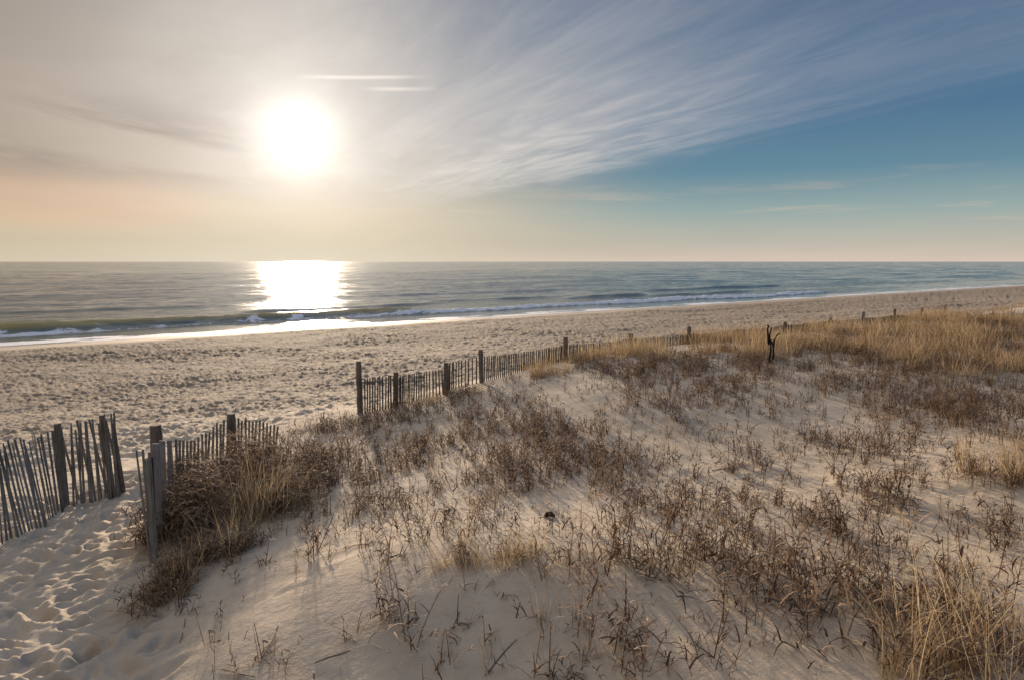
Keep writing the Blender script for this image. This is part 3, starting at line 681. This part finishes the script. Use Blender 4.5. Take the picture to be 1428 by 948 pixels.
def post_mesh(a, b, rad, m_):
    a, b = np.array(a, float), np.array(b, float); K = 9; pts = [a + (b - a) * i / K + np.array([U(-.004, .004), U(-.004, .004), 0]) for i in range(K + 1)]
    r_ = [rad * U(.92, 1.06) for _ in pts]; r_[-1] *= .9
    V, F = tube(pts, r_, 12)
    return poly_mesh('post', V, F, m_)
def gz(x, y): return float(terrain(np.array([float(x)]), np.array([float(y)]))[0])

def near_left_fence():
    """leaning slats left of the gate; bases follow the sand bank"""
    bx = [(-55, 790), (-20, 772), (7, 758), (30, 748), (53, 737), (68, 726), (82, 712), (97, 705), (118, 700), (140, 696), (158, 692), (170, 690)]
    topx = [(-90, 655), (-50, 640), (-8, 628), (0, 622), (22, 614), (42, 607), (66, 604), (88, 592), (112, 592), (130, 587), (146, 580), (158, 579)]
    B = []
    for (u, v) in bx: X_, Y_, z_ = hit(u, v); B.append((X_, Y_, z_))
    B = np.array(B); T = np.array([at(topx[i][0], topx[i][1], B[i][1] + .05) for i in range(len(bx))])
    root0 = B[6]; root = empty('slat_fence', tuple(root0)); tag(root, 'leaning grey-green slat fence left of the sandy gap, slats splayed and wired', 'fence')
    s = np.linspace(0, len(bx) - 1.0, 54); n = 0; pts_w = {h_: [] for h_ in (.16, .5, .86)}
    for k in s:
        if k > 8.5: k += U(-.05, .05)
        k = min(max(k, 0), len(bx) - 1.001); i = int(k); f = k - i
        b = B[i] * (1 - f) + B[i + 1] * f; t_ = T[i] * (1 - f) + T[i + 1] * f
        b = b - np.array([0, 0, .06]); d = t_ - b; L = np.linalg.norm(d); t_ = b + d * U(.93, 1.04) + np.array([U(-.035, .035), U(-.05, .05), 0])
        yaw = math.atan2(B[i + 1][1] - B[i][1], B[i + 1][0] - B[i][0]) + U(-.5, .5)
        off = np.array([U(-.012, .012), U(-.03, .03), 0])
        V, F = box_mesh('slat', b + off - root0, t_ + off - root0, .024 * U(.75, 1.3), .009, yaw, M_SLAT)
        link('slat', poly_mesh('slat', V, F, M_SLAT), root); n += 1
        for h_ in pts_w: pts_w[h_].append(b + (t_ - b) * h_ + np.array([0, -.022, U(-.012, .012)]) - root0)
    for h_ in pts_w:
        V, F = tube(pts_w[h_], .0035, 5); link('wire', poly_mesh('wire', V, F, M_WIRE), root)
    for (u, v, vt, ut, rad, dy) in ((86, 706, 590, 80, .055, .1), (152, 694, 578, 142, .05, .12), (172, 690, 590, 157, .03, .05)):
        X_, Y_, z_ = hit(u, v); Y_ += dy; t_ = at(ut, vt, Y_)
        link('post', post_mesh(np.array([X_, Y_, z_ - .2]) - root0, t_ - root0, rad, M_POST), root)
    # second layer of slats overlapped at the loose end
    for i in range(4):
        f = i / 3; u = 104 + 62 * f; X_, Y_, z_ = hit(u, 700 - 10 * f); Y_ += .12; t_ = at(u - 16 - U(0, 6), 590 - 10 * f + U(-3, 6), Y_)
        V, F = box_mesh('slat', np.array([X_, Y_, z_ - .06]) - root0, t_ - root0, .034, .011, U(0, 1), M_SLAT); link('slat', poly_mesh('slat', V, F, M_SLAT), root)
near_left_fence()

def near_right_fence():
    r0 = np.array(hit(226, 745)); root = empty('slat_fence', tuple(r0)); tag(root, 'short slat fence right of the sandy gap, running behind the brown shrubs', 'fence')
    def sl(ub, vb, ut, vt, Y_, w=.034, m_=M_SLAT, yaw=.2, name='slat', th=.011):
        b = at(ub, vb, Y_); t_ = at(ut, vt, Y_ + .03); g = gz(b[0], b[1]); b[2] = min(b[2], g - .05) if b[2] < g + .1 else b[2]
        V, F = box_mesh(name, b - r0, t_ - r0, w, th, yaw, m_); return link(name, poly_mesh(name, V, F, m_), root)
    Yg = hit(214, 790)[1]
    sl(211, 792, 190, 627, Yg, .02); sl(214, 788, 199, 626, Yg + .08, .03); sl(217, 795, 205, 640, Yg - .05, .03); sl(220, 790, 208, 630, Yg + .15, .034)
    # black charred stake, three pale boards
    sl(214, 790, 208, 638, Yg + .2, .07, M_BLACK, .2, 'stake', .06)
    for (ub, vb, ut, vt, Y_, w) in ((222, 745, 217, 618, Yg + .45, .085), (229, 735, 226, 614, Yg + .7, .07), (240, 715, 236, 613, Yg + 1.1, .06)):
        sl(ub, vb, ut, vt, Y_, w, M_GREY, .15, 'board', .02)
    t_ = at(217, 592, Yg + 1.3); b = at(222, 720, Yg + 1.3); link('post', post_mesh(b - r0 - np.array([0, 0, .2]), t_ - r0, .072, M_POST), root)
    # run of slats to the second post and beyond
    us = np.concatenate([np.arange(243, 300, 5.2), np.arange(300, 388, 5.0)]); w_pts = {.15: [], .38: []}
    for u in us:
        vt = np.interp(u, [243, 270, 285, 300, 320, 345, 388], [612, 611, 604, 592, 583, 584, 594]) + U(-3, 2.5)
        Y_ = np.interp(u, [243, 300, 320, 388], [Yg + 1.5, Yg + 3.2, Yg + 3.6, Yg + 4.2])
        t_ = at(u + 2.5, vt, Y_); g = gz(t_[0], t_[1]); b = at(u - 2, vt + 10, Y_); b[2] = g - .06
        b[0] = t_[0] - .07 * U(.4, 1.3)
        V, F = box_mesh('slat', b - r0, t_ - r0, .034, .011, U(-.1, .4), M_SLAT); link('slat', poly_mesh('slat', V, F, M_SLAT), root)
        for h_ in w_pts: w_pts[h_].append(t_ - np.array([.01, .02, h_]) - r0)
    for h_ in w_pts:
        V, F = tube(w_pts[h_], .0035, 5); link('wire', poly_mesh('wire', V, F, M_WIRE), root)
    Y_ = Yg + 3.65; t_ = at(322, 576, Y_); link('post', post_mesh(np.array([t_[0], t_[1], gz(t_[0], t_[1]) - .2]) - r0, t_ - r0, .07, M_POST), root)
near_right_fence()

def long_fence():
    """fence along the dune crest: posts at the photo's rhythm, slats wired between"""
    P0 = [(500, 503), (552, 518), (622, 505), (670, 487), (789, 470), (880, 465), (961, 455), (1030, 462), (1095, 449), (1158, 443), (1204, 435), (1248, 431), (1286, 430), (1318, 427)]
    qf = [13, 12.95, 12.95, 13, 13, 13, 13, 13, 13, 13, 13, 13, 13, 13, 13, 13]
    pts = []
    for (u, v), q in zip(P0, qf):
        d = ray(u, v); qq = (-.6 * d[0] + .8 * d[1]); k = q / qq; pts.append(np.array([d[0] * k, d[1] * k, CAMZ + d[2] * k]))
    r0 = np.array([pts[0][0], pts[0][1], gz(*pts[0][:2])]); root = empty('slat_fence', tuple(r0)); tag(root, 'long dark slat fence with many posts running along the dune crest', 'fence')
    for i, t_ in enumerate(pts):
        g = gz(t_[0], t_[1]); b = np.array([t_[0] + U(-.03, .03), t_[1], g - .25]); t2 = t_.copy(); t2[2] = max(t2[2], g + .35)
        link('post', post_mesh(b - r0, t2 - r0, .055 if i < 4 else .06, M_GREY if i == 10 else M_POST), root)
    topd = [2.43, 2.44, 2.38, 2.2, 2.1, 2.12, 2.14, 2.16, 2.16, 2.16, 2.18, 2.2, 2.25, 2.25, 2.3, 2.3]
    individual = 0; restV, restF, ro = [], [], 0; wires = {.07: [], .36: [], .62: []}
    for i in range(len(pts) - 1):
        a, b = pts[i], pts[i + 1]; L = np.linalg.norm((b - a)[:2]); step = .060; n = int(L / step)
        sagq = {1: .32, 2: .5, 0: .05}.get(i, .03)
        for k in range(1, n + 1):
            f = k / (n + 1); x, y = (a + (b - a) * f)[:2]; s_ = math.sin(math.pi * f) * sagq; x += SQ[0] * s_; y += SQ[1] * s_
            top = CAMZ - (topd[i] * (1 - f) + topd[i + 1] * f) - (.05 * math.sin(math.pi * f) if i else -.03) + U(-.014, .014); g = gz(x, y)
            if top < g + .08: top = g + .08
            bot = max(g - .08, top - 1.2); lean = U(-.012, .012) + .02 * math.sin(k * .21)
            V, F = box_mesh('slat', np.array([x, y, bot]) - r0, np.array([x + lean, y, top]) - r0, .030 * U(.85, 1.1), .010, math.atan2(.6, .8) + U(-.25, .25), M_FSLAT)
            if individual < 92 and i < 7: link('slat', poly_mesh('slat', V, F, M_FSLAT), root); individual += 1
            else: restV.append(V); restF.append(F + ro); ro += len(V)
            for h_ in wires: wires[h_].append(np.array([x, y - .015, top - h_]) - r0)
    o = link('slat_run', poly_mesh('slat_run', np.vstack(restV), np.vstack(restF), M_FSLAT), root); o['kind'] = 'stuff'
    for h_ in wires:
        V, F = tube(wires[h_], .003, 4); link('wire', poly_mesh('wire', V, F, M_WIRE), root)
long_fence()

def snag():
    X_, Y_, z_ = hit(1073, 507); r0 = np.array([X_, Y_, z_]); k = Y_ / FPX
    def br(pts, r_, nm='branch', parent=None):
        P_ = [np.array([(u - 1073) * k, U(-.05, .05), (507 - v) * k]) for u, v in pts]
        V, F = tube(P_, np.linspace(r_, r_ * .45, len(P_)), 7); return link(nm, poly_mesh(nm, V, F, M_BLACK2, True), parent)
    root = empty('dead_snag', (X_, Y_, z_)); tag(root, 'dark dead forked snag standing up from the golden grass', 'dead tree')
    br([(1073, 512), (1072, 498), (1074, 488), (1072, 478)], .042, 'trunk', root)
    br([(1075, 510), (1077, 495), (1078, 484), (1074, 474)], .034, 'trunk', root)
    br([(1072, 480), (1069, 470), (1069, 460), (1070, 454)], .032, 'branch', root)
    br([(1073, 479), (1072, 468), (1073, 457)], .028, 'branch', root)
    br([(1077, 484), (1078, 475), (1083, 468), (1087, 465)], .03, 'branch', root)
    br([(1070, 456), (1068, 453)], .03, 'branch', root)
M_BLACK2 = wood_material('charred_bark', (.012, .009, .008, 1), (.05, .035, .028, 1))
snag()
def twigs():
    spots = [(372, 905, 'thin dark broken twig lying on smooth sand right of the path edge'), (330, 938, 'short dark twig lying on sand at the bottom left'), (465, 915, 'pale bent twig on bare sand left of the middle'),
             (700, 915, 'thin dark twig lying on the shaded face below the hummock'), (1010, 655, 'dry twig lying on the open pale sand right of the brown patch'), (255, 880, 'long thin twig trailing down the sand beside the path')]
    for u, v, lab in spots:
        X_, Y_, z_ = hit(u, v); a = U(0, 3.1); L = U(.1, .2); ca, sa = math.cos(a), math.sin(a)
        pts = []
        for f in (-1, -.4, .3, 1):
            dx, dy = ca * f * L + U(-.012, .012), sa * f * L + U(-.012, .012); pts.append((dx, dy, gz(X_ + dx, Y_ + dy) - z_ + .006))
        V, F = tube(pts, [.004, .005, .004, .0025], 5); tag(link('twig', poly_mesh('twig', V, F, M_POST), None, (X_, Y_, z_)), lab, 'twig')
twigs()
def lump():
    X_, Y_, z_ = hit(766, 718); V, F = tube([(-.05, 0, .0), (-.02, .01, .03), (.02, .0, .035), (.06, 0, .01)], [.015, .03, .028, .012], 8)
    tag(link('driftwood_chunk', poly_mesh('driftwood_chunk', V, F, M_BLACK2, True), None, (X_, Y_, z_)), 'small dark lump of driftwood lying among the brown stems', 'driftwood')
lump()
